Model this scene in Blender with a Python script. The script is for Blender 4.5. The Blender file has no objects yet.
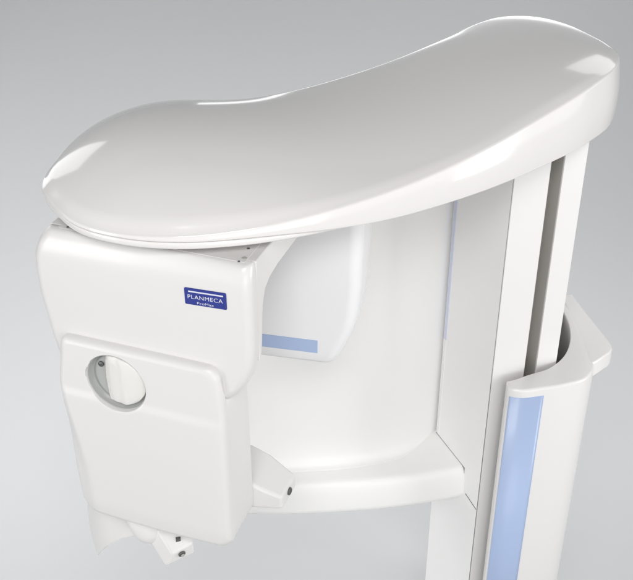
import bpy, bmesh, math, random
from mathutils import Vector, Matrix
C = bpy.context.scene
COL = C.collection

# ------------------------------------------------------------------ camera
cam_data = bpy.data.cameras.new("camera")
cam_data.sensor_width = 36.0
cam_data.lens = 36.0 * 1037.0 / 633.0
cam_data.clip_end = 100.0
cam = bpy.data.objects.new("camera", cam_data)
cam.location = (0.0, 0.0, 2.40)
cam.rotation_euler = (math.radians(90 - 32), 0, 0)
COL.objects.link(cam)
C.camera = cam

# ------------------------------------------------------------------ studio light
w = bpy.data.worlds.new("World"); C.world = w; w.use_nodes = True
bg = w.node_tree.nodes["Background"]
nt = w.node_tree
tc = nt.nodes.new("ShaderNodeTexCoord"); sx = nt.nodes.new("ShaderNodeSeparateXYZ"); rp = nt.nodes.new("ShaderNodeValToRGB")
nt.links.new(tc.outputs["Generated"], sx.inputs[0]); nt.links.new(sx.outputs["Z"], rp.inputs["Fac"])
rp.color_ramp.elements[0].position = 0.0; rp.color_ramp.elements[0].color = (0.95, 0.95, 0.96, 1)
rp.color_ramp.elements[1].position = 0.75; rp.color_ramp.elements[1].color = (0.12, 0.12, 0.125, 1)
nt.links.new(rp.outputs[0], bg.inputs[0])
bg.inputs[1].default_value = 0.78

def area(name, loc, target, sx, sy, power, col=(1, 1, 1), spread=180):
    L = bpy.data.lights.new(name, 'AREA'); L.shape = 'RECTANGLE'
    L.size = sx; L.size_y = sy; L.energy = power; L.color = col; L.spread = math.radians(spread)
    o = bpy.data.objects.new(name, L); COL.objects.link(o)
    o.location = loc
    d = Vector(target) - Vector(loc)
    o.rotation_euler = d.to_track_quat('-Z', 'Y').to_euler()
    return o
area("softbox_front", (1.1, -1.35, 1.25), (0.1, 1.7, 1.15), 1.8, 1.5, 15, (1, 0.99, 0.98))
area("softbox_top", (-0.1, -0.8, 3.5), (0.1, 1.65, 1.65), 1.5, 0.9, 41, (1, 0.99, 0.975))
area("softbox_left", (-2.4, 0.1, 1.5), (-0.2, 1.6, 1.2), 0.8, 1.6, 15, (0.98, 0.99, 1))
area("softbox_right", (2.2, 1.16, 1.5), (0.3, 1.7, 1.45), 0.5, 0.9, 14, (1, 0.995, 0.99))
area("strip_rear_left", (-1.95, 3.5, 1.95), (-0.35, 1.7, 1.6), 0.7, 1.5, 4.5, (1, 1, 1))
area("strip_rear_right", (1.75, 3.95, 2.8), (0.55, 2.0, 1.7), 0.8, 0.8, 2.6, (1, 1, 1))
area("strip_rear_low", (0.46, 4.2, 1.55), (0.3, 2.0, 1.65), 1.92, 0.22, 0.38, (1, 1, 1), 90)
area("floor_light_left", (-2.6, 2.8, 1.7), (-1.5, 3.1, 0.0), 1.2, 1.2, 5.5, (1, 1, 1), 120)
area("floor_light_front", (-1.5, 2.2, 0.75), (-0.3, 2.5, 0.0), 0.7, 0.5, 1.2, (1, 1, 1), 120)
area("floor_softbox", (-0.1, 3.35, 4.3), (-0.1, 2.95, 0.0), 2.4, 0.6, 8.0, (1, 1, 1), 48)
area("floor_light_right", (1.9, 2.3, 0.8), (1.0, 2.7, 0.0), 0.7, 0.7, 1.0, (1, 1, 1), 120)

C.view_settings.view_transform = 'Standard'
C.view_settings.look = 'None'
C.view_settings.exposure = 0.22
C.view_settings.gamma = 1.0

# ------------------------------------------------------------------ materials
def mat(name, col, rough=0.35, coat=0.0, spec=0.5, bump=0.0, bscale=400, mottled=0.0, metal=0.0, trans=0.0):
    m = bpy.data.materials.new(name); m.use_nodes = True
    nt = m.node_tree; b = nt.nodes["Principled BSDF"]
    b.inputs["Base Color"].default_value = (*col, 1)
    b.inputs["Roughness"].default_value = rough
    b.inputs["Coat Weight"].default_value = coat
    b.inputs["Coat Roughness"].default_value = 0.06
    b.inputs["Specular IOR Level"].default_value = spec
    b.inputs["Metallic"].default_value = metal
    tc = nt.nodes.new("ShaderNodeTexCoord")
    if mottled > 0:
        n = nt.nodes.new("ShaderNodeTexNoise"); n.inputs["Scale"].default_value = 7
        n.inputs["Detail"].default_value = 4
        nt.links.new(tc.outputs["Object"], n.inputs["Vector"])
        mp = nt.nodes.new("ShaderNodeMapRange")
        mp.inputs["To Min"].default_value = 1 - mottled; mp.inputs["To Max"].default_value = 1 + mottled
        nt.links.new(n.outputs["Fac"], mp.inputs["Value"])
        mul = nt.nodes.new("ShaderNodeMath"); mul.operation = 'MULTIPLY'; mul.inputs[1].default_value = rough
        nt.links.new(mp.outputs[0], mul.inputs[0])
        nt.links.new(mul.outputs[0], b.inputs["Roughness"])
    if bump > 0:
        n2 = nt.nodes.new("ShaderNodeTexNoise"); n2.inputs["Scale"].default_value = bscale
        n2.inputs["Detail"].default_value = 3
        nt.links.new(tc.outputs["Object"], n2.inputs["Vector"])
        bp = nt.nodes.new("ShaderNodeBump"); bp.inputs["Strength"].default_value = bump
        bp.inputs["Distance"].default_value = 0.0006
        nt.links.new(n2.outputs["Fac"], bp.inputs["Height"])
        nt.links.new(bp.outputs[0], b.inputs["Normal"])
    return m

M_gloss = mat("glossy_white_plastic", (0.80, 0.785, 0.77), 0.14, 0.5, 0.5)
M_satin = mat("satin_white_plastic", (0.775, 0.765, 0.755), 0.34, 0.0, 0.5)
M_shell = mat("white_painted_shell", (0.81, 0.80, 0.79), 0.28, 0.15, 0.5)
M_panel = mat("white_painted_panel", (0.92, 0.915, 0.905), 0.42, 0.0, 0.5)
M_tube = mat("pale_cool_plastic", (0.85, 0.85, 0.86), 0.24, 0.2, 0.5)
M_head = mat("white_moulded_housing", (0.765, 0.755, 0.745), 0.30, 0.15, 0.5)
M_knob = mat("cream_plastic", (0.79, 0.78, 0.75), 0.45, 0, 0.5, 0.06, 700)
M_blue = mat("pale_blue_film", (0.40, 0.505, 0.73), 0.36, 0.1, 0.5, 0.04, 600)
M_lilac = mat("pale_lilac_film", (0.68, 0.72, 0.86), 0.30)
M_badge = mat("deep_blue_enamel", (0.030, 0.045, 0.26), 0.3)
M_letter = mat("silver_lettering", (0.72, 0.74, 0.84), 0.4)
M_grey = mat("grey_dish", (0.43, 0.44, 0.43), 0.35, 0, 0.5, 0.08, 600)
M_rail = mat("grey_anodised_rail", (0.46, 0.45, 0.42), 0.45, 0, 0.5, 0, 300)
M_dark = mat("dark_gap", (0.10, 0.10, 0.10), 0.6)
M_gask = mat("grey_gasket", (0.30, 0.30, 0.29), 0.6)
M_screw = mat("dark_steel_screw", (0.16, 0.16, 0.16), 0.35, metal=0.7)
M_drop = mat("backdrop_paper", (0.56, 0.567, 0.572), 0.9, 0, 0.2)

# ------------------------------------------------------------------ helpers
def link(name, bm, m, parent=None, bevel=0.0, seg=3, smooth=True, recalc=True):
    if recalc: bmesh.ops.recalc_face_normals(bm, faces=bm.faces)
    me = bpy.data.meshes.new(name); bm.to_mesh(me); bm.free()
    for mm in (m if isinstance(m, (list, tuple)) else [m]): me.materials.append(mm)
    if smooth:
        for p in me.polygons: p.use_smooth = True
    o = bpy.data.objects.new(name, me); COL.objects.link(o)
    if parent: o.parent = parent
    if bevel > 0:
        b = o.modifiers.new("bevel", 'BEVEL'); b.width = bevel; b.segments = seg
        b.limit_method = 'ANGLE'; b.angle_limit = math.radians(30); b.harden_normals = True
    return o

def loft(bm, rings, cap0=True, cap1=True, closed=True, mi=0):
    vs = [[bm.verts.new(p) for p in r] for r in rings]
    n = len(rings[0])
    for a, b in zip(vs, vs[1:]):
        for i in range(n if closed else n - 1):
            j = (i + 1) % n
            f = bm.faces.new((a[i], a[j], b[j], b[i])); f.material_index = mi
    if cap0: bm.faces.new(list(reversed(vs[0]))).material_index = mi
    if cap1: bm.faces.new(vs[-1]).material_index = mi
    return vs

def prism(bm, pts, z0, z1, mi=0):
    loft(bm, [[(x, y, z0) for x, y in pts], [(x, y, z1) for x, y in pts]], mi=mi)

def rrect(u0, u1, v0, v1, r, n=7):
    """rounded rectangle, counter-clockwise from the low corner; r = one radius or four (ll, lr, ur, ul)"""
    if not isinstance(r, (list, tuple)): r = [r] * 4
    out = []
    for (cx, cy, sx, sy, a0, rr) in ((u0, v0, 1, 1, 180, r[0]), (u1, v0, -1, 1, 270, r[1]), (u1, v1, -1, -1, 0, r[2]), (u0, v1, 1, -1, 90, r[3])):
        ox, oy = cx + sx * rr, cy + sy * rr
        for k in range(n):
            a = math.radians(a0 + 90 * k / (n - 1))
            out.append((ox + rr * math.cos(a), oy + rr * math.sin(a)))
    return out

def catmull(P, closed, per):
    out = []; n = len(P)
    for i in range(n if closed else n - 1):
        if closed: p0, p1, p2, p3 = P[i - 1], P[i], P[(i + 1) % n], P[(i + 2) % n]
        else: p0, p1, p2, p3 = P[max(i - 1, 0)], P[i], P[i + 1], P[min(i + 2, n - 1)]
        # centripetal-ish tangents
        d0 = max(math.dist(p0[:2], p1[:2]), 1e-6); d1 = max(math.dist(p1[:2], p2[:2]), 1e-6); d2 = max(math.dist(p2[:2], p3[:2]), 1e-6)
        for k in range(per):
            t = k / per; q = []
            for c in range(len(p1)):
                if p0 is p1: m1 = p2[c] - p1[c]
                else: m1 = ((p1[c] - p0[c]) / d0 * d1 + (p2[c] - p1[c]) / d1 * d0) / (d0 + d1) * d1
                if p3 is p2: m2 = p2[c] - p1[c]
                else: m2 = ((p2[c] - p1[c]) / d1 * d2 + (p3[c] - p2[c]) / d2 * d1) / (d1 + d2) * d1
                h00 = 2*t**3 - 3*t*t + 1; h10 = t**3 - 2*t*t + t; h01 = -2*t**3 + 3*t*t; h11 = t**3 - t*t
                q.append(h00 * p1[c] + h10 * m1 + h01 * p2[c] + h11 * m2)
            out.append(tuple(q))
    if not closed: out.append(tuple(P[-1]))
    return out

def smst(a, b, x):
    t = min(1, max(0, (x - a) / (b - a))); return t * t * (3 - 2 * t)

def offset_curve(P, d):
    """shift an open xy polyline sideways by d (to its left)"""
    out = []
    for i, p in enumerate(P):
        a = P[max(i - 1, 0)]; b = P[min(i + 1, len(P) - 1)]
        tx, ty = b[0] - a[0], b[1] - a[1]; l = math.hypot(tx, ty)
        out.append((p[0] - ty / l * d, p[1] + tx / l * d))
    return out

# ------------------------------------------------------------------ backdrop (setting)
bm = bmesh.new()
prof = [(-4.0, 0.0), (2.2, 0.0)]
for k in range(1, 17):
    a = math.radians(90 * k / 16); prof.append((2.2 + 2.4 * math.sin(a), 2.4 - 2.4 * math.cos(a)))
prof.append((4.6, 7.0))
loft(bm, [[(x, y, z) for (y, z) in prof] for x in [-8 + i for i in range(17)]], False, False, closed=False)
drop = link("backdrop", bm, M_drop, recalc=False); drop["kind"] = "structure"
for p in drop.data.polygons: pass

# ------------------------------------------------------------------ the machine
root = bpy.data.objects.new("dental_xray_machine", None); COL.objects.link(root)
root.location = (0.0, 0.0, 0.0)
root["label"] = "white panoramic dental x-ray machine with curved top cover, blue strips and sensor head"
root["category"] = "x-ray machine"

# ---- column (telescoping post), plan outline with the rail slot cut into its front
Lp, Sp = Vector((0.2947, 1.9684)), Vector((0.3731, 1.7803))
d = (Sp - Lp).normalized(); nrm = Vector((-d.y, d.x))
if nrm.x < 0: nrm = -nrm
fd = Vector((0.9348, 0.3552))                      # direction of the column's front
def on_front(x): t = (x - Sp.x) / fd.x; return Sp + fd * t
s0, s1 = on_front(0.4493), on_front(0.4770)
bk = Vector((-fd.y, fd.x))
R0 = on_front(0.5235)
col_pts = [tuple(Sp + fd * 0.0030), tuple(s0), tuple(s0 + bk * 0.055), tuple(s1 + bk * 0.055), tuple(s1), tuple(R0),
           (0.578, 2.05), (0.55, 2.11), (0.38, 2.09), tuple(Lp + nrm * 0.0030), tuple(Sp + nrm * 0.0030 - d * 0.001)]
bm = bmesh.new(); prism(bm, col_pts, 0.0, 1.606)
column = link("column", bm, M_shell, root, 0.0035, 3)
bm = bmesh.new()
prism(bm, [tuple(s0 + fd * 0.0003 + bk * 0.004), tuple(s0 + fd * 0.0012 + bk * 0.004), tuple(s0 + fd * 0.0012 + bk * 0.040), tuple(s1 - fd * 0.0012 + bk * 0.040),
           tuple(s1 - fd * 0.0012 + bk * 0.003), tuple(s1 - fd * 0.0003 + bk * 0.003), tuple(s1 - fd * 0.0003 + bk * 0.053), tuple(s0 + fd * 0.0003 + bk * 0.053)], 0.0, 1.604)
link("slot_rail", bm, M_rail, column, 0.0, smooth=False)

# ---- flat side panel of the column, facing the patient side
bm = bmesh.new()
prism(bm, [tuple(Lp), tuple(Sp), tuple(Sp + nrm * 0.0022), tuple(Lp + nrm * 0.0022)], 0.0, 1.604)
side_panel = link("side_panel", bm, M_panel, root, 0.0008, 2)
bm = bmesh.new()
q_ = Sp + fd * 0.0003; p_ = Sp + fd * 0.0021
prism(bm, [tuple(q_ - bk * 0.0002), tuple(p_ - bk * 0.0002), tuple(p_ + bk * 0.0035), tuple(q_ + bk * 0.0035)], 0.0, 1.602)
link("seam_gasket", bm, M_gask, side_panel, 0, smooth=False)
# thin pale blue edge strip running down beside the panel
bm = bmesh.new()
e0 = Lp - d * 0.001; e1 = Lp + d * 0.010
prism(bm, [tuple(e0 - nrm * 0.0010), tuple(e1 - nrm * 0.0010), tuple(e1 + nrm * 0.001), tuple(e0 + nrm * 0.001)], 1.04, 1.60)
link("edge_strip", bm, M_lilac, side_panel, 0, smooth=False)
bm = bmesh.new()
prism(bm, [tuple(e0 - nrm * 0.0010), tuple(e1 - nrm * 0.0010), tuple(e1 + nrm * 0.001), tuple(e0 + nrm * 0.001)], 0.762, 1.039)
link("edge_filler", bm, M_panel, side_panel, 0, smooth=False)
# notch line where the arm enters the panel
bm = bmesh.new()
q0 = Vector((0.3525, 1.8320)) + (Vector((0,0))); q0 = Sp - d * 0.052; q1 = Sp - d * 0.001
loft(bm, [[(q.x + nrm.x * o_, q.y + nrm.y * o_, z_) for o_, z_ in ((-0.0006, zz), (-0.0006, zz - 0.002), (0.001, zz - 0.002), (0.001, zz))] for q, zz in ((q0, 0.690), (q1, 0.684))])
link("joint_line", bm, M_dark, side_panel, 0, smooth=False)

# ---- lower sleeve wrapped round the column
outer = catmull([(0.4017, 1.7543), (0.4060, 1.7379), (0.4187, 1.7331), (0.4802, 1.7405), (0.5353, 1.7554), (0.5724, 1.7723), (0.5957, 1.8020), (0.6063, 1.8550), (0.6063, 1.9292), (0.5989, 2.0140), (0.5851, 2.0988)], False, 8)
inner = catmull([(0.4060, 1.7638), (0.4198, 1.7691), (0.4505, 1.7861), (0.5003, 1.8105), (0.5385, 1.8497), (0.5671, 1.9080), (0.5798, 1.9716), (0.5788, 2.0352), (0.5682, 2.1041)], False, 8)
def resample(P, m):
    L_ = [0]
    for a_, b_ in zip(P, P[1:]): L_.append(L_[-1] + math.dist(a_, b_))
    out = []; k = 0
    for q in range(m):
        t = L_[-1] * q / (m - 1)
        while k < len(P) - 2 and L_[k + 1] < t: k += 1
        f = (t - L_[k]) / max(L_[k + 1] - L_[k], 1e-9)
        out.append((P[k][0] + (P[k + 1][0] - P[k][0]) * f, P[k][1] + (P[k + 1][1] - P[k][1]) * f))
    return out
# matched walls: the tip is shared, so the cross-section narrows to nothing there
ro = resample([(0.4030, 1.7620)] + outer, 90); ri = resample([(0.4036, 1.7622)] + inner, 90)
ZS = 1.0706
bm = bmesh.new(); secs = []
for (xo, yo), (xi, yi) in zip(ro, ri):
    wd = math.dist((xo, yo), (xi, yi)); e = min(0.006, wd * 0.45)
    ux, uy = (xi - xo) / wd, (yi - yo) / wd
    def P_(dn, z): return (xo + ux * dn, yo + uy * dn, z)
    def Q_(dn, z): return (xi - ux * dn, yi - uy * dn, z)
    secs.append([P_(0, 0.0), P_(0, 0.6), P_(0, ZS - 0.012), P_(0, ZS - e), P_(e * .15, ZS - e * .6), P_(e * .45, ZS - e * .22), P_(e, ZS), P_(e + (wd - 2 * e) * .5, ZS), Q_(e * .6, ZS), Q_(e * .2, ZS - e * .3), Q_(0, ZS - e), Q_(0, 0.6), Q_(0, 0.0)])
loft(bm, secs)
sleeve = link("column_sleeve", bm, M_shell, root, 0)
m_ = sleeve.modifiers.new("normals", 'WEIGHTED_NORMAL'); m_.keep_sharp = True
# blue film on the sleeve nose
sel = catmull([(0.4060, 1.7379), (0.4187, 1.7331), (0.4802, 1.7405), (0.5353, 1.7554)], False, 12)
front = [p for p in outer if 0.4068 < p[0] < 0.4818 and p[1] < 1.749]
fo = offset_curve(front, -0.0012); fi = offset_curve(front, 0.001)
bm = bmesh.new(); prism(bm, fo + list(reversed(fi)), 0.0, 1.050)
link("blue_strip", bm, M_blue, sleeve, 0)

# ---- grab handle at the right of the sleeve
bm = bmesh.new()
prism(bm, [(0.5936, 1.8253), (0.6084, 1.8317), (0.6487, 1.8677), (0.6572, 1.8815), (0.6583, 1.9027), (0.6137, 2.1115), (0.5862, 2.1041), (0.5936, 1.9610)], 1.030, 1.071)
link("grab_handle", bm, M_shell, root, 0.005, 3)

# ---- lower arm (shelf) with rounded front lip
fr = catmull([(-0.3180, 1.7914), (-0.1558, 1.7776), (-0.0604, 1.7766), (0.0424, 1.7829), (0.1463, 1.7935), (0.2332, 1.8084), (0.3074, 1.8253), (0.3535, 1.8391)], False, 6)
ar = [(x, y) for x, y in fr] + [(0.2989, 1.9695), (0.2862, 2.0140), (-0.3180, 2.0140)]
bm = bmesh.new()
ZT = 0.757
def armring(z, ins):
    out = [(x, y + ins, z) for x, y in fr]
    return out + [(0.2970, 1.972, z), (0.286, 2.014, z), (-0.318, 2.014, z)]
loft(bm, [armring(ZT - 0.086, 0.014), armring(ZT - 0.089, 0.006), armring(ZT - 0.083, 0.0012), armring(ZT - 0.074, 0), armring(ZT - 0.030, 0.0015), armring(ZT - 0.012, 0.0045), armring(ZT - 0.004, 0.009), armring(ZT - 0.0008, 0.015), armring(ZT, 0.022)])
arm = link("lower_arm", bm, M_panel, root, 0)
m_ = arm.modifiers.new("edges", 'EDGE_SPLIT'); m_.split_angle = math.radians(50)
bm = bmesh.new()
g0 = Lp - d * 0.003; g1 = Vector((0.3535, 1.8390)) - d * 0.0
g1 = Sp - d * 0.060
g1 = g1 - d * 0.006
prism(bm, [tuple(g0 - nrm * 0.0010), tuple(g1 - nrm * 0.0010), tuple(g1 + nrm * 0.001), tuple(g0 + nrm * 0.001)], ZT - 0.080, ZT + 0.0008)
link("joint_gasket", bm, M_gask, arm, 0, smooth=False)

# ---- tall concave back panel standing on the arm
foot = catmull([(-0.3180, 1.7384), (-0.2544, 1.8020), (-0.1558, 1.8370), (-0.0392, 1.8497), (0.0784, 1.8624), (0.1590, 1.8815), (0.2173, 1.9080), (0.2597, 1.9430), (0.2841, 1.9695), (0.2952, 1.9843)], False, 7)
bm = bmesh.new()
rs = []
for z in [0.752] + [0.758 + 0.03 * (1 - math.cos(math.radians(90 * k / 8))) for k in range(9)] + [0.9, 1.0, 1.15, 1.3, 1.45, 1.604]:
    t = min(1, max(0, (z - 0.758) / 0.03)); fil = 0.022 * (1 - math.sqrt(max(0, 1 - (1 - t) ** 2)))
    if z < 0.758: fil = 0.022
    rs.append([(x, y - fil * (1 - smst(0.21, 0.285, x)), z) for x, y in foot])
loft(bm, rs, False, False, closed=False)
back = link("back_panel", bm, M_panel, root, 0, recalc=False)
s_ = back.modifiers.new("thick", 'SOLIDIFY'); s_.thickness = 0.010; s_.offset = -1

# ---- top cover -------------------------------------------------------------
# plan outline, with the height of the crease at each point (clockwise seen from above, near side first)
OUT = [(-0.465, 1.579, 1.622), (-0.431, 1.513, 1.621), (-0.376, 1.447, 1.620), (-0.307, 1.413, 1.620), (-0.212, 1.398, 1.6235),
       (-0.135, 1.406, 1.627), (-0.042, 1.429, 1.634), (0.038, 1.457, 1.642), (0.137, 1.504, 1.653), (0.207, 1.545, 1.663),
       (0.280, 1.594, 1.676), (0.401, 1.693, 1.697), (0.516, 1.807, 1.713), (0.572, 1.885, 1.716), (0.602, 1.980, 1.712),
       (0.590, 2.090, 1.706), (0.550, 2.200, 1.702), (0.485, 2.268, 1.700), (0.410, 2.272, 1.699), (0.334, 2.215, 1.699),
       (0.259, 2.123, 1.696), (0.169, 2.030, 1.692), (0.045, 1.927, 1.688), (-0.060, 1.866, 1.681), (-0.155, 1.838, 1.669), (-0.205, 1.850, 1.665),
       (-0.275, 1.872, 1.658), (-0.370, 1.845, 1.645), (-0.436, 1.758, 1.634), (-0.464, 1.655, 1.626)]
CV_L, CV_M, CV_R = 6.9, 1.1, 2.4
O = catmull(OUT, True, 9)
SP = catmull([(-0.27, 1.615), (-0.15, 1.615), (-0.04, 1.640), (0.06, 1.69), (0.16, 1.76), (0.26, 1.855), (0.35, 1.95), (0.42, 2.03)], False, 10)
# height of the skin: a sheet held by the crease all round and blown up by different amounts at its two ends
import numpy as np
GH = 0.006; GX0, GY0 = -0.52, 1.34; NX, NY = 200, 166
Oa = np.array(O)
gx = GX0 + GH * np.arange(NX); gy = GY0 + GH * np.arange(NY)
PX, PY = np.meshgrid(gx, gy, indexing='ij')
inside = np.zeros(PX.shape, bool)
for k in range(len(O)):
    x1, y1 = Oa[k - 1][:2]; x2, y2 = Oa[k][:2]
    if y1 == y2: continue
    c_ = ((y1 > PY) != (y2 > PY)) & (PX < (x2 - x1) * (PY - y1) / (y2 - y1) + x1)
    inside ^= c_
H = np.zeros(PX.shape)
for ix in range(NX):
    dd = (Oa[None, :, 0] - gx[ix]) ** 2 + (Oa[None, :, 1] - gy[:, None]) ** 2
    H[ix] = Oa[np.argmin(dd, axis=1), 2]
def st_(a_, b_, x):
    t = np.clip((x - a_) / (b_ - a_), 0, 1); return t * t * (3 - 2 * t)
SX = PX * 0.85 + (PY - 1.7) * 0.5
CV = CV_L * (1 - st_(-0.38, -0.02, SX)) + CV_M * st_(-0.38, -0.02, SX) * (1 - st_(0.12, 0.42, SX)) + CV_R * st_(0.12, 0.42, SX)
m2 = inside[1:-1, 1:-1]
par = ((np.arange(NX)[:, None] + np.arange(NY)[None, :]) % 2)[1:-1, 1:-1]
for it in range(700):       # red-black over-relaxation
    for c_ in (0, 1):
        av = (H[:-2, 1:-1] + H[2:, 1:-1] + H[1:-1, :-2] + H[1:-1, 2:] + GH * GH * CV[1:-1, 1:-1]) / 4
        mm = m2 & (par == c_)
        H[1:-1, 1:-1][mm] += 1.93 * (av - H[1:-1, 1:-1])[mm]
def cub(p0, p1, p2, p3, t): return p1 + 0.5 * t * (p2 - p0 + t * (2*p0 - 5*p1 + 4*p2 - p3 + t * (3*(p1 - p2) + p3 - p0)))
def height(x, y):
    fx = (x - GX0) / GH; fy = (y - GY0) / GH; i = int(fx); j = int(fy); fx -= i; fy -= j
    return float(cub(*[cub(*[H[i + a_, j + b_] for b_ in (-1, 0, 1, 2)], fy) for a_ in (-1, 0, 1, 2)], fx))
def nearest(p):
    best = None
    for i in range(len(SP) - 1):
        a_, b_ = SP[i], SP[i + 1]
        dx, dy = b_[0] - a_[0], b_[1] - a_[1]
        t = max(0, min(1, ((p[0] - a_[0]) * dx + (p[1] - a_[1]) * dy) / (dx * dx + dy * dy)))
        q = tuple(a_[c] + t * (b_[c] - a_[c]) for c in range(2))
        dd = (q[0] - p[0]) ** 2 + (q[1] - p[1]) ** 2
        if best is None or dd < best[0]: best = (dd, q)
    return best[1]
NQ = [nearest(p) for p in O]
n = len(O)
for _ in range(6):   # even out how the sections fan round the spine
    NQ = [tuple((NQ[i - 1][c] + 2 * NQ[i][c] + NQ[(i + 1) % n][c]) / 4 for c in range(2)) for i in range(n)]
def ins(i, dist):
    p, q = O[i], NQ[i]; l = math.hypot(q[0] - p[0], q[1] - p[1])
    return (p[0] + (q[0] - p[0]) / l * dist, p[1] + (q[1] - p[1]) / l * dist)
LS = [0]
for a_, b_ in zip(SP, SP[1:]): LS.append(LS[-1] + math.dist(a_, b_))
def station(q):
    best = min(range(len(SP)), key=lambda k: math.dist(SP[k][:2], q[:2]))
    t = round(LS[best] / LS[-1] * 38) / 38 * LS[-1]
    k = max(k_ for k_ in range(len(SP) - 1) if LS[k_] <= t + 1e-9)
    f = min(1, (t - LS[k]) / (LS[k + 1] - LS[k]))
    return tuple(SP[k][c] + (SP[k + 1][c] - SP[k][c]) * f for c in range(2))
NS = [station(q) for q in NQ]
def zb(i): return 1.6 + 0.0115 * (1 - smst(-0.12, 0.16, O[i][0]))
def back_side(i): return smst(0.0, 0.12, O[i][1] - NQ[i][1])
def cring(fn):
    out = []
    for i in range(n):
        dd, z = fn(O[i][2], zb(i), back_side(i)); x, y = ins(i, dd); out.append((x, y, z))
    return out
bm = bmesh.new()
rings = [cring(lambda c, b, k: (0.10, b + 0.004)), cring(lambda c, b, k: (0.014, b + 0.004)), cring(lambda c, b, k: (0.010, b + 0.0004)), cring(lambda c, b, k: (0.003, b)), cring(lambda c, b, k: (0.0008, b + 0.0009)), cring(lambda c, b, k: (0, b + 0.0025))]
for q_ in range(1, 7):
    rings.append(cring(lambda c, b, k: (-0.04 * (c - b) * math.sin(math.pi * (q_ / 7)) + 0.05 * (c - b) * q_ / 7, b + 0.0025 + (c - b - 0.0075) * q_ / 7)))
def edge(dd, dz): return cring(lambda c, b, k: (0.05 * (c - b) + dd * (1 + 2.2 * k), c + dz * (1 + 1.4 * k) if dz < 0 else c + dz))
rings += [edge(0.0, -0.005), edge(0.0006, -0.0025), edge(0.002, -0.0006), edge(0.0045, 0.0008)]
base_in = [0.05 * (O[i][2] - zb(i)) + 0.0045 * (1 + 2.2 * back_side(i)) for i in range(n)]
K = 30
for k in range(1, K + 1):
    s = k / K; r = 1 - (1 - s) ** 1.0
    out = []
    for i in range(n):
        x0, y0 = ins(i, base_in[i]); q = (NQ[i][0] + (NS[i][0] - NQ[i][0]) * r ** 3, NQ[i][1] + (NS[i][1] - NQ[i][1]) * r ** 3); z0 = O[i][2] + 0.0008
        x, y = x0 + (q[0] - x0) * r, y0 + (q[1] - y0) * r
        bl = smst(0.0, 0.05, r)
        out.append((x, y, z0 * (1 - bl) + height(x, y) * bl))
    rings.append(out)
vs = loft(bm, rings, True, False)
# close the top along the spine
top = vs[-1]
bmesh.ops.remove_doubles(bm, verts=bm.verts, dist=0.0002)
be = [e for e in bm.edges if e.is_boundary]
if be: bmesh.ops.holes_fill(bm, edges=be, sides=0)
cover = link("top_cover", bm, M_gloss, root, 0)
m_ = cover.modifiers.new("normals", 'WEIGHTED_NORMAL'); m_.keep_sharp = True
cover.data.polygons.foreach_set("use_smooth", [True] * len(cover.data.polygons))
# thin base lip under the cover
bm = bmesh.new()
def bi(b): return 0.0022 + 0.012 * (1 - (b - 1.6) / 0.0115)
loft(bm, [cring(lambda c, b, k: (0.08, 1.5985)), cring(lambda c, b, k: (bi(b) + 0.006, 1.5985)), cring(lambda c, b, k: (bi(b) + 0.001, 1.5992)), cring(lambda c, b, k: (bi(b), 1.601)),
          cring(lambda c, b, k: (bi(b) - 0.0006, max(b - 0.003, 1.6015))), cring(lambda c, b, k: (bi(b) + 0.0006, max(b - 0.0012, 1.602))), cring(lambda c, b, k: (bi(b) + 0.005, max(b - 0.0008, 1.6025))), cring(lambda c, b, k: (0.03, max(b, 1.603)))])
link("base_lip", bm, M_gloss, cover, 0)

# ---- sensor head (left), in its own turned frame --------------------------
A = math.radians(20)
def hp(u, wv, z):   # head frame -> machine frame
    return (-0.104 + u * math.cos(A) + wv * math.sin(A), 1.365 - u * math.sin(A) + wv * math.cos(A), z)
def to_head(pts3): return [hp(*p) for p in pts3]

bm = bmesh.new()
rings = []
lv = [(1.302, -0.372, -0.066, 0.016), (1.306, -0.375, -0.054, 0.006), (1.325, -0.379, -0.036, 0.001), (1.345, -0.383, -0.021, 0.0), (1.37, -0.388, -0.009, 0.0), (1.395, -0.392, -0.003, 0), (1.42, -0.395, -0.0008, 0), (1.46, -0.400, 0.0, 0), (1.50, -0.401, 0, 0), (1.530, -0.398, 0.0, 0.0),
      (1.548, -0.392, -0.0005, 0.0008), (1.560, -0.386, -0.001, 0.003), (1.569, -0.380, -0.002, 0.0065), (1.5755, -0.374, -0.003, 0.0105), (1.579, -0.370, -0.0045, 0.0145), (1.5805, -0.368, -0.006, 0.019)]
for z, u0, u1, w0 in lv:
    rings.append([hp(u, v, z) for u, v in rrect(u0, u1, w0, 0.0300, [min(0.02, (0.030 - w0) * .9), min(0.0175, (0.030 - w0) * .8), 0.0008, 0.0008], 9)])
loft(bm, rings)
head = link("sensor_head", bm, M_head, root, 0)
m_ = head.modifiers.new("edges", 'EDGE_SPLIT'); m_.split_angle = math.radians(55)
# rear shell and neck, swept across the head's width
pf = [(0.0312, 1.5805), (0.30, 1.5805), (0.30, 1.528), (0.20, 1.529), (0.12, 1.527), (0.085, 1.522), (0.066, 1.512), (0.056, 1.494), (0.050, 1.465), (0.046, 1.42), (0.043, 1.402), (0.038, 1.392), (0.0312, 1.388)]
bm = bmesh.new()
loft(bm, [[hp(u, a_, b_) for a_, b_ in pf] for u in (-0.372, -0.0008)])
link("rear_shell", bm, M_head, head, 0.003, 3)
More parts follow.
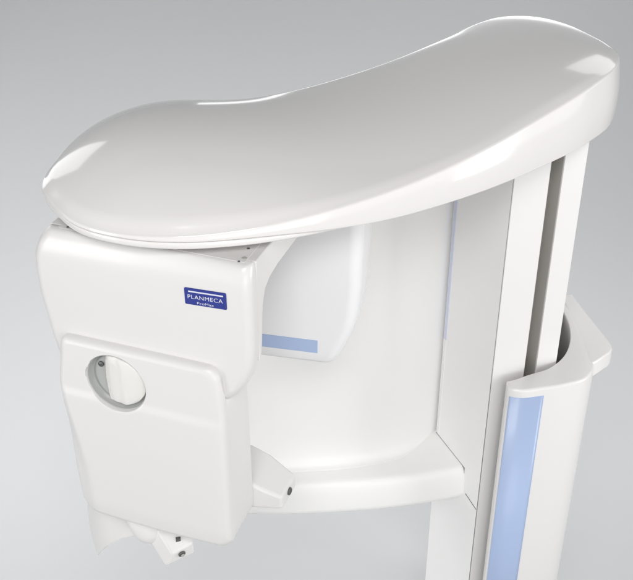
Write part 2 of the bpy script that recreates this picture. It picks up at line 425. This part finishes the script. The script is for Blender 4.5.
# flat mounting plate on top, with its screws
bm = bmesh.new()
loft(bm, [[hp(u, v, z) for u, v in rrect(-0.352, -0.016, 0.022, 0.20, 0.004, 3)] for z in (1.579, 1.5812)])
link("mounting_plate", bm, M_satin, head, 0.0006, 1)
def disc(bm, c, r, h, axis='z', nn=20, mi=0, dome=0.0):
    """short cylinder at head-frame (u, w, z)"""
    rg = []
    for (rr, hh) in ((r, 0), (r, h * .7), (r * .86, h)):
        if axis == 'z': rg.append([hp(c[0] + rr * math.cos(2*math.pi*k/nn), c[1] + rr * math.sin(2*math.pi*k/nn), c[2] + hh) for k in range(nn)])
        else: rg.append([hp(c[0] + rr * math.cos(2*math.pi*k/nn), c[1] - hh, c[2] + rr * math.sin(2*math.pi*k/nn)) for k in range(nn)])
    loft(bm, rg, mi=mi)
for (u, v, r, m) in ((-0.336, 0.028, 0.0026, M_screw), (-0.028, 0.064, 0.0026, M_screw), (-0.022, 0.034, 0.0045, M_rail), (-0.026, 0.0215, 0.0020, M_screw)):
    bm = bmesh.new(); disc(bm, (u, v, 1.5810), r, 0.0010); link("screw", bm, m, head, 0)

# block that carries the head under the cover
bm = bmesh.new()
loft(bm, [[hp(u, v, z) for u, v in rrect(-0.32, -0.05, 0.10, 0.26, 0.01, 4)] for z in (1.575, 1.606)])
link("mount_block", bm, M_shell, head, 0.002, 2)

# badge on the head's front
bm = bmesh.new()
bw, bh = 0.0735, 0.0310
bc = (-0.0770, 1.5150)
def bp_(x, y, o): return hp(bc[0] + x, -o, bc[1] + y + x * 0.05)
loft(bm, [[bp_(x, y, o) for x, y in rrect(-bw/2 + e, bw/2 - e, -bh/2 + e, bh/2 - e, 0.0022, 5)] for o, e in ((-0.0006, 0), (0.0010, 0), (0.0014, 0.0004))], mi=0)
loft(bm, [[bp_(x, y, o) for x, y in ((-bw*.40, bh*.27), (bw*.43, bh*.27), (bw*.43, bh*.35), (-bw*.40, bh*.35))] for o in (0.0012, 0.0017)], mi=1)
def text_into(bm, s, size, cx_, cy_, width):
    cu = bpy.data.curves.new("lettering", 'FONT'); cu.body = s; cu.size = size; cu.align_x = 'CENTER'; cu.align_y = 'CENTER'; cu.space_character = 1.08
    o = bpy.data.objects.new("lettering", cu); COL.objects.link(o)
    dg = bpy.context.evaluated_depsgraph_get(); me = o.evaluated_get(dg).to_mesh()
    xs = [v.co.x for v in me.vertices]; ys = [v.co.y for v in me.vertices]
    sc = width / (max(xs) - min(xs)); mx = (max(xs) + min(xs)) / 2; my = (max(ys) + min(ys)) / 2
    vv = [bm.verts.new(bp_(cx_ + (v.co.x - mx) * sc, cy_ + (v.co.y - my), 0.0018)) for v in me.vertices]
    for p in me.polygons:
        try:
            f = bm.faces.new([vv[i] for i in p.vertices]); f.material_index = 1
        except ValueError: pass
    o.evaluated_get(dg).to_mesh_clear()
    bpy.data.objects.remove(o); bpy.data.curves.remove(cu)
text_into(bm, "PLANMECA", 0.0105, 0.0, bh * 0.0, bw * 0.84)
text_into(bm, "ProMax", 0.0064, 0.0, -bh * 0.335, bw * 0.40)
badge = link("badge", bm, [M_badge, M_letter], head, 0, smooth=False, recalc=False)
badge["label"] = "dark blue maker's badge with silver lettering"

# ---- front plate with round opening
HC = (-0.252, 1.313); HR = 0.0575
def plate_outline(e):
    """rounded outline in (u, z), inset by e"""
    P = []
    base = rrect(0, 1, 0, 1, 0, 2)
    zt, zb = 1.386 - e, 0.982 + e
    def ul(z): return -0.357 - 0.015 * smst(1.386, 1.27, z) + e + 0.004 * smst(1.1, 0.98, z)
    def ur(z): return -0.050 - e - 0.006 * smst(1.25, 1.39, z)
    R = 0.024
    # walk: bottom-left -> bottom-right -> top-right -> top-left
    def corner(cu, cz, r, a0):
        return [(cu + r * math.cos(math.radians(a0 + 90 * k / 10)), cz + r * math.sin(math.radians(a0 + 90 * k / 10))) for k in range(11)]
    rb = 0.021
    P += corner(ul(zb) + rb, zb + rb, rb, 180)
    P += [(ul(zb) + rb + (ur(zb) - ul(zb) - 2 * rb) * k / 20, zb + 0.004 * math.sin(math.pi * k / 20) * -1) for k in range(1, 20)]
    P += corner(ur(zb) - rb, zb + rb, rb, 270)
    for k in range(1, 26):
        z = zb + rb + (zt - R - zb - rb) * k / 26; P.append((ur(z), z))
    P += corner(ur(zt) - R, zt - R, R, 0)
    P += [(ur(zt) - R + (ul(zt) - ur(zt) + R + R * .6) * k / 20, zt) for k in range(1, 20)]
    P += corner(ul(zt) + R * .6, zt - R * .6, R * .6, 90)
    for k in range(1, 26):
        z = zt - R * .6 + (zb + rb - zt + R * .6) * k / 26; P.append((ul(z), z))
    return P
def relief(u, z):
    """front surface depth of the plate: a shallow raised field in its lower half, bevelled off at the left"""
    low = smst(1.285, 1.262, z)
    wl = 0.006 + 0.030 * smst(1.28, 1.05, z)
    left = smst(wl + 0.012, 0.0, u + 0.372)
    bot = smst(1.02, 0.985, z)
    right = smst(-0.075, -0.052, u)
    return -0.018 - 0.0045 * low * (1 - left) + 0.0095 * left * smst(1.285, 1.16, z) + 0.003 * bot + 0.004 * right * (0.4 + 0.6 * low)
W_BACK = 0.001
o0, o1, o2, o3 = plate_outline(0), plate_outline(0.0016), plate_outline(0.0050), plate_outline(0.0100)
# extra stations so that the round opening is evenly sampled
def dens(lists, ref):
    outl = [[] for _ in lists]; m = len(ref)
    for k in range(m):
        k2 = (k + 1) % m
        a_ = math.atan2(ref[k][1] - HC[1], ref[k][0] - HC[0]); b_ = math.atan2(ref[k2][1] - HC[1], ref[k2][0] - HC[0])
        da = abs((b_ - a_ + math.pi) % (2 * math.pi) - math.pi); c_ = max(1, int(math.ceil(da / math.radians(1.5))))
        for q in range(c_):
            f = q / c_
            for L_, o_ in zip(lists, outl): o_.append((L_[k][0] + (L_[k2][0] - L_[k][0]) * f, L_[k][1] + (L_[k2][1] - L_[k][1]) * f))
    return outl
o0, o1, o2, o3 = dens([o0, o1, o2, o3], o3)
nn = len(o0)
def hole_pt(p, r):
    a_ = math.atan2(p[1] - HC[1], p[0] - HC[0]); return (HC[0] + r * math.cos(a_), HC[1] + r * math.sin(a_))
hol = [hole_pt(p, HR) for p in o3]
bm = bmesh.new()
rings = [[hp(u, W_BACK, z) for u, z in o0], [hp(u, relief(u, z) + 0.0095, z) for u, z in o0], [hp(u, relief(u, z) + 0.0048, z) for u, z in o1],
         [hp(u, relief(u, z) + 0.0013, z) for u, z in o2], [hp(u, relief(u, z), z) for u, z in o3]]
for k in range(1, 40):
    t = k / 40
    rings.append([hp(a_[0] + (b_[0] - a_[0]) * t, relief(a_[0] + (b_[0] - a_[0]) * t, a_[1] + (b_[1] - a_[1]) * t), a_[1] + (b_[1] - a_[1]) * t) for a_, b_ in zip(o3, hol)])
for (r, dw) in ((HR + 0.0012, 0.0), (HR + 0.0004, 0.0004), (HR, 0.0014)):
    rings.append([hp(*(lambda q: (q[0], relief(*q) + dw, q[1]))(hole_pt(p, r))) for p in o3])
rings.append([hp(hole_pt(p, HR)[0], W_BACK, hole_pt(p, HR)[1]) for p in o3])
loft(bm, rings, False, False)
plate = link("front_plate", bm, M_satin, root, 0)
# recessed dish
bm = bmesh.new()
cr = []
for (r, dw) in ((HR + 0.0004, -0.0150), (HR - 0.0010, -0.0150), (HR - 0.0015, -0.0140), (HR - 0.002, -0.0015), (HR - 0.0065, -0.0012), (HR - 0.0075, -0.0035), (HR - 0.012, -0.0030), (HR - 0.016, -0.0026), (0.02, -0.0024)):
    cr.append([hp(HC[0] + r * math.cos(2*math.pi*k/180), dw + 0.0012, HC[1] + r * math.sin(2*math.pi*k/180)) for k in range(180)])
loft(bm, cr, False, True)
link("recess_dish", bm, M_grey, plate, 0)
bm = bmesh.new(); disc(bm, (HC[0] - 0.034, -0.003, HC[1] + 0.024), 0.0052, 0.003, 'w'); link("screw", bm, M_screw, plate, 0)
# knob: circle segment standing proud
def kn(r, uL, nk=72):
    pts = []
    c = max(-0.999, min(0.999, uL / r)); a0 = math.acos(c)
    for k in range(nk + 1):
        a_ = -a0 + 2 * a0 * k / nk; pts.append((HC[0] + 0.0045 + r * math.cos(a_), HC[1] + 0.0045 + r * math.sin(a_)))
    for k in range(1, 8):
        z = pts[nk][1] + (pts[0][1] - pts[nk][1]) * k / 8; pts.append((pts[nk][0] - 0.003 * math.sin(math.pi * k / 8), z))
    return pts
bm = bmesh.new()
def knw(u, base):   # upright half-round with two shallow flutes
    x = (u - (HC[0] + 0.0150)) / 0.0400
    prof_ = max(0.30, (1 - min(1, abs(x)) ** 2.6) ** 0.5)
    return base * prof_ + 0.0022 * math.exp(-((x + 0.30) / 0.13) ** 2) - 0.0014 * math.exp(-((x - 0.05) / 0.14) ** 2)
rings = []
for r, uL, wv in ((0.0500, -0.022, 0.0), (0.0500, -0.022, -0.0130), (0.0494, -0.0214, -0.0152), (0.0478, -0.0198, -0.0170), (0.045, -0.017, -0.0182), (0.038, -0.010, -0.0192), (0.028, 0.0, -0.0196), (0.016, 0.006, -0.0197)):
    rings.append([hp(u, (knw(u, wv) if wv < -0.0131 else wv), z) for u, z in kn(r, uL)])
loft(bm, rings)
link("knob", bm, M_knob, plate, 0)

# ---- lower housing behind the plate
bm = bmesh.new(); rings = []
for z, e in ((0.986, 0.022), (0.9875, 0.014), (0.992, 0.007), (1.000, 0.002), (1.010, 0), (1.10, 0), (1.28, 0), (1.302, 0.001), (1.312, 0.004), (1.3165, 0.010)):
    rings.append([hp(u, v, z) for u, v in rrect(-0.366 + e, -0.0515 - e * .6 + 0.002 * smst(1.3, 1.0, z), 0.0, 0.100 - e, [0.001, 0.001, 0.016, 0.016], 8)])
loft(bm, rings)
hous = link("lower_housing", bm, M_satin, root, 0)
m_ = hous.modifiers.new("edges", 'EDGE_SPLIT'); m_.split_angle = math.radians(60)

# ---- x-ray tube head hanging behind
A2 = math.radians(12)
def tp(u, v, z): return (0.0 + u * math.cos(A2) + v * math.sin(A2), 1.585 - u * math.sin(A2) + v * math.cos(A2), z)
bm = bmesh.new(); rings = []
for z, u1, e in ((1.246, 0.030, 0.010), (1.248, 0.034, 0.004), (1.254, 0.038, 0.001), (1.27, 0.045, 0), (1.30, 0.058, 0), (1.325, 0.068, 0), (1.36, 0.0755, 0), (1.42, 0.080, 0), (1.50, 0.081, 0), (1.604, 0.080, 0)):
    rings.append([tp(u, v, z) for u, v in rrect(-0.20, u1, 0.0 + e, 0.11, [0.01, 0.024, 0.012, 0.01], 9)])
loft(bm, rings)
tube = link("tube_head", bm, M_tube, root, 0)
m_ = tube.modifiers.new("edges", 'EDGE_SPLIT'); m_.split_angle = math.radians(60)
bm = bmesh.new()
loft(bm, [[tp(u, v, z) for u, z in ((-0.19, 1.271), (0.002, 1.271), (0.002, 1.299), (-0.19, 1.299))] for v in (-0.0012, 0.001)])
link("blue_strip", bm, M_blue, tube, 0, smooth=False)

# ---- patient positioning pieces
def bar(name, rings_, m, parent, bev=0.003, seg=3, sub=False):
    bm = bmesh.new(); loft(bm, rings_)
    return link(name, bm, m, parent, bev, seg)
sup = bar("head_support", [
    [(-0.22, 1.475, 0.985), (-0.22, 1.565, 0.985), (-0.22, 1.565, 1.085), (-0.22, 1.475, 1.09)],
    [(-0.135, 1.473, 0.984), (-0.125, 1.565, 0.98), (-0.125, 1.565, 1.066), (-0.135, 1.475, 1.052)],
    [(-0.105, 1.473, 0.982), (-0.090, 1.555, 0.98), (-0.090, 1.555, 1.050), (-0.105, 1.475, 1.030)],
    [(-0.066, 1.474, 0.978), (-0.040, 1.540, 0.978), (-0.040, 1.540, 1.009), (-0.066, 1.476, 1.008)]], M_satin, root, 0.0065, 4)
def hole_on(parent, c, nv, r, depth=0.002, m=M_dark, ring_m=None, name="screw"):
    nv = Vector(nv).normalized(); t1 = nv.orthogonal().normalized(); t2 = nv.cross(t1)
    bm = bmesh.new(); rg = []
    for rr, hh in ((r, -0.001), (r, depth * .6), (r * .8, depth), (r * .45, depth * .5)):
        rg.append([tuple(Vector(c) + nv * hh + (t1 * math.cos(2*math.pi*k/18) + t2 * math.sin(2*math.pi*k/18)) * rr) for k in range(18)])
    loft(bm, rg); return link(name, bm, m, parent, 0)
hole_on(sup, (-0.0528, 1.506, 0.997), (0.93, -0.36, 0.0), 0.0080, 0.0030, M_screw)

chin = bar("chin_support_arm", [
    [(-0.365, 1.500, 0.940), (-0.270, 1.530, 0.950), (-0.270, 1.530, 0.992), (-0.345, 1.500, 0.972)],
    [(-0.330, 1.462, 0.913), (-0.255, 1.485, 0.925), (-0.255, 1.485, 0.960), (-0.312, 1.460, 0.946)],
    [(-0.293, 1.420, 0.880), (-0.236, 1.440, 0.896), (-0.238, 1.440, 0.925), (-0.277, 1.420, 0.914)]], M_satin, root, 0.004, 3)
hole_on(chin, (-0.2600, 1.4290, 0.9060), (0.49, -0.84, -0.24), 0.0072, 0.0022, M_screw)
hole_on(chin, (-0.2580, 1.4260, 0.9055), (0.49, -0.84, -0.24), 0.0034, 0.0014, M_rail, name="screw_pin")
# rounded chin cup
bm = bmesh.new(); rings = [[(-0.352 + 0.036 * math.cos(2*math.pi*j/28), 1.485 + 0.03 * math.sin(2*math.pi*j/28), 1.00) for j in range(28)]]
for k in range(10):
    a_ = math.radians(90 * k / 9); c_ = math.cos(a_)
    rings.append([(-0.328 + 0.006 * k / 9 + 0.034 * c_ * math.cos(2*math.pi*j/28), 1.475 + 0.028 * c_ * math.sin(2*math.pi*j/28), 0.930 - 0.034 * math.sin(a_)) for j in range(28)])
loft(bm, rings, True, False); bmesh.ops.remove_doubles(bm, verts=bm.verts, dist=1e-5)
link("chin_cup", bm, M_satin, root, 0)
# small clip slot above the screw
bm = bmesh.new(); loft(bm, [[(-0.2720 + x, 1.4330 + y, z) for x, y in ((0.001, 0.006), (0.010, 0.008), (0.009, 0.014), (0, 0.012))] for z in (0.918, 0.9345)])
link("clip", bm, M_dark, chin, 0, smooth=False)
# curved temple blade
arc = catmull([(0.0, 0.02), (-0.004, -0.030), (-0.002, -0.062), (0.006, -0.093)], False, 8)
arc2 = catmull([(0.020, -0.074), (0.042, -0.050), (0.070, -0.032), (0.11, -0.020)], False, 8)
shape = arc + arc2 + [(0.11, 0.05), (0.0, 0.05)]
def by(x): return 1.505 + 0.040 * (1 - min(x, 0.06) / 0.06) ** 2
def blade_pts(x, z, th): return (-0.462 + x + th * 0.5, by(x) + th, 0.900 + z - (by(x) - 1.505) * 0.62)
low = resample([(x, z) for x, z in arc2], 25)            # concave lower edge from the tip
left = resample([(x, z) for x, z in reversed(arc)], 25)  # outer edge from the tip upwards
bm = bmesh.new(); secs = []
cols = 24
edge_l = [(0.006, -0.093)] + low
allp = [(x, z) for x, z in edge_l]
rows = []
for (x, z) in allp:
    t = (x - 0.006) / 0.104
    col_ = []
    for q in range(9):
        f = q / 8; zz = z + (0.05 - z) * f
        xl = x - (0.012 * math.sin(math.pi * min(f, 1) * 0.8)) * max(0, 1 - t * 3)
        col_.append((xl, zz))
    rows.append(col_)
secs = []
for col_ in rows:
    a_ = [blade_pts(x, z, 0.0) for x, z in col_]; b_ = [blade_pts(x, z, 0.010) for x, z in reversed(col_)]
    secs.append(a_ + b_)
loft(bm, secs)
bmesh.ops.remove_doubles(bm, verts=bm.verts, dist=1e-5)
blade = link("temple_blade", bm, M_satin, root, 0.002, 2)
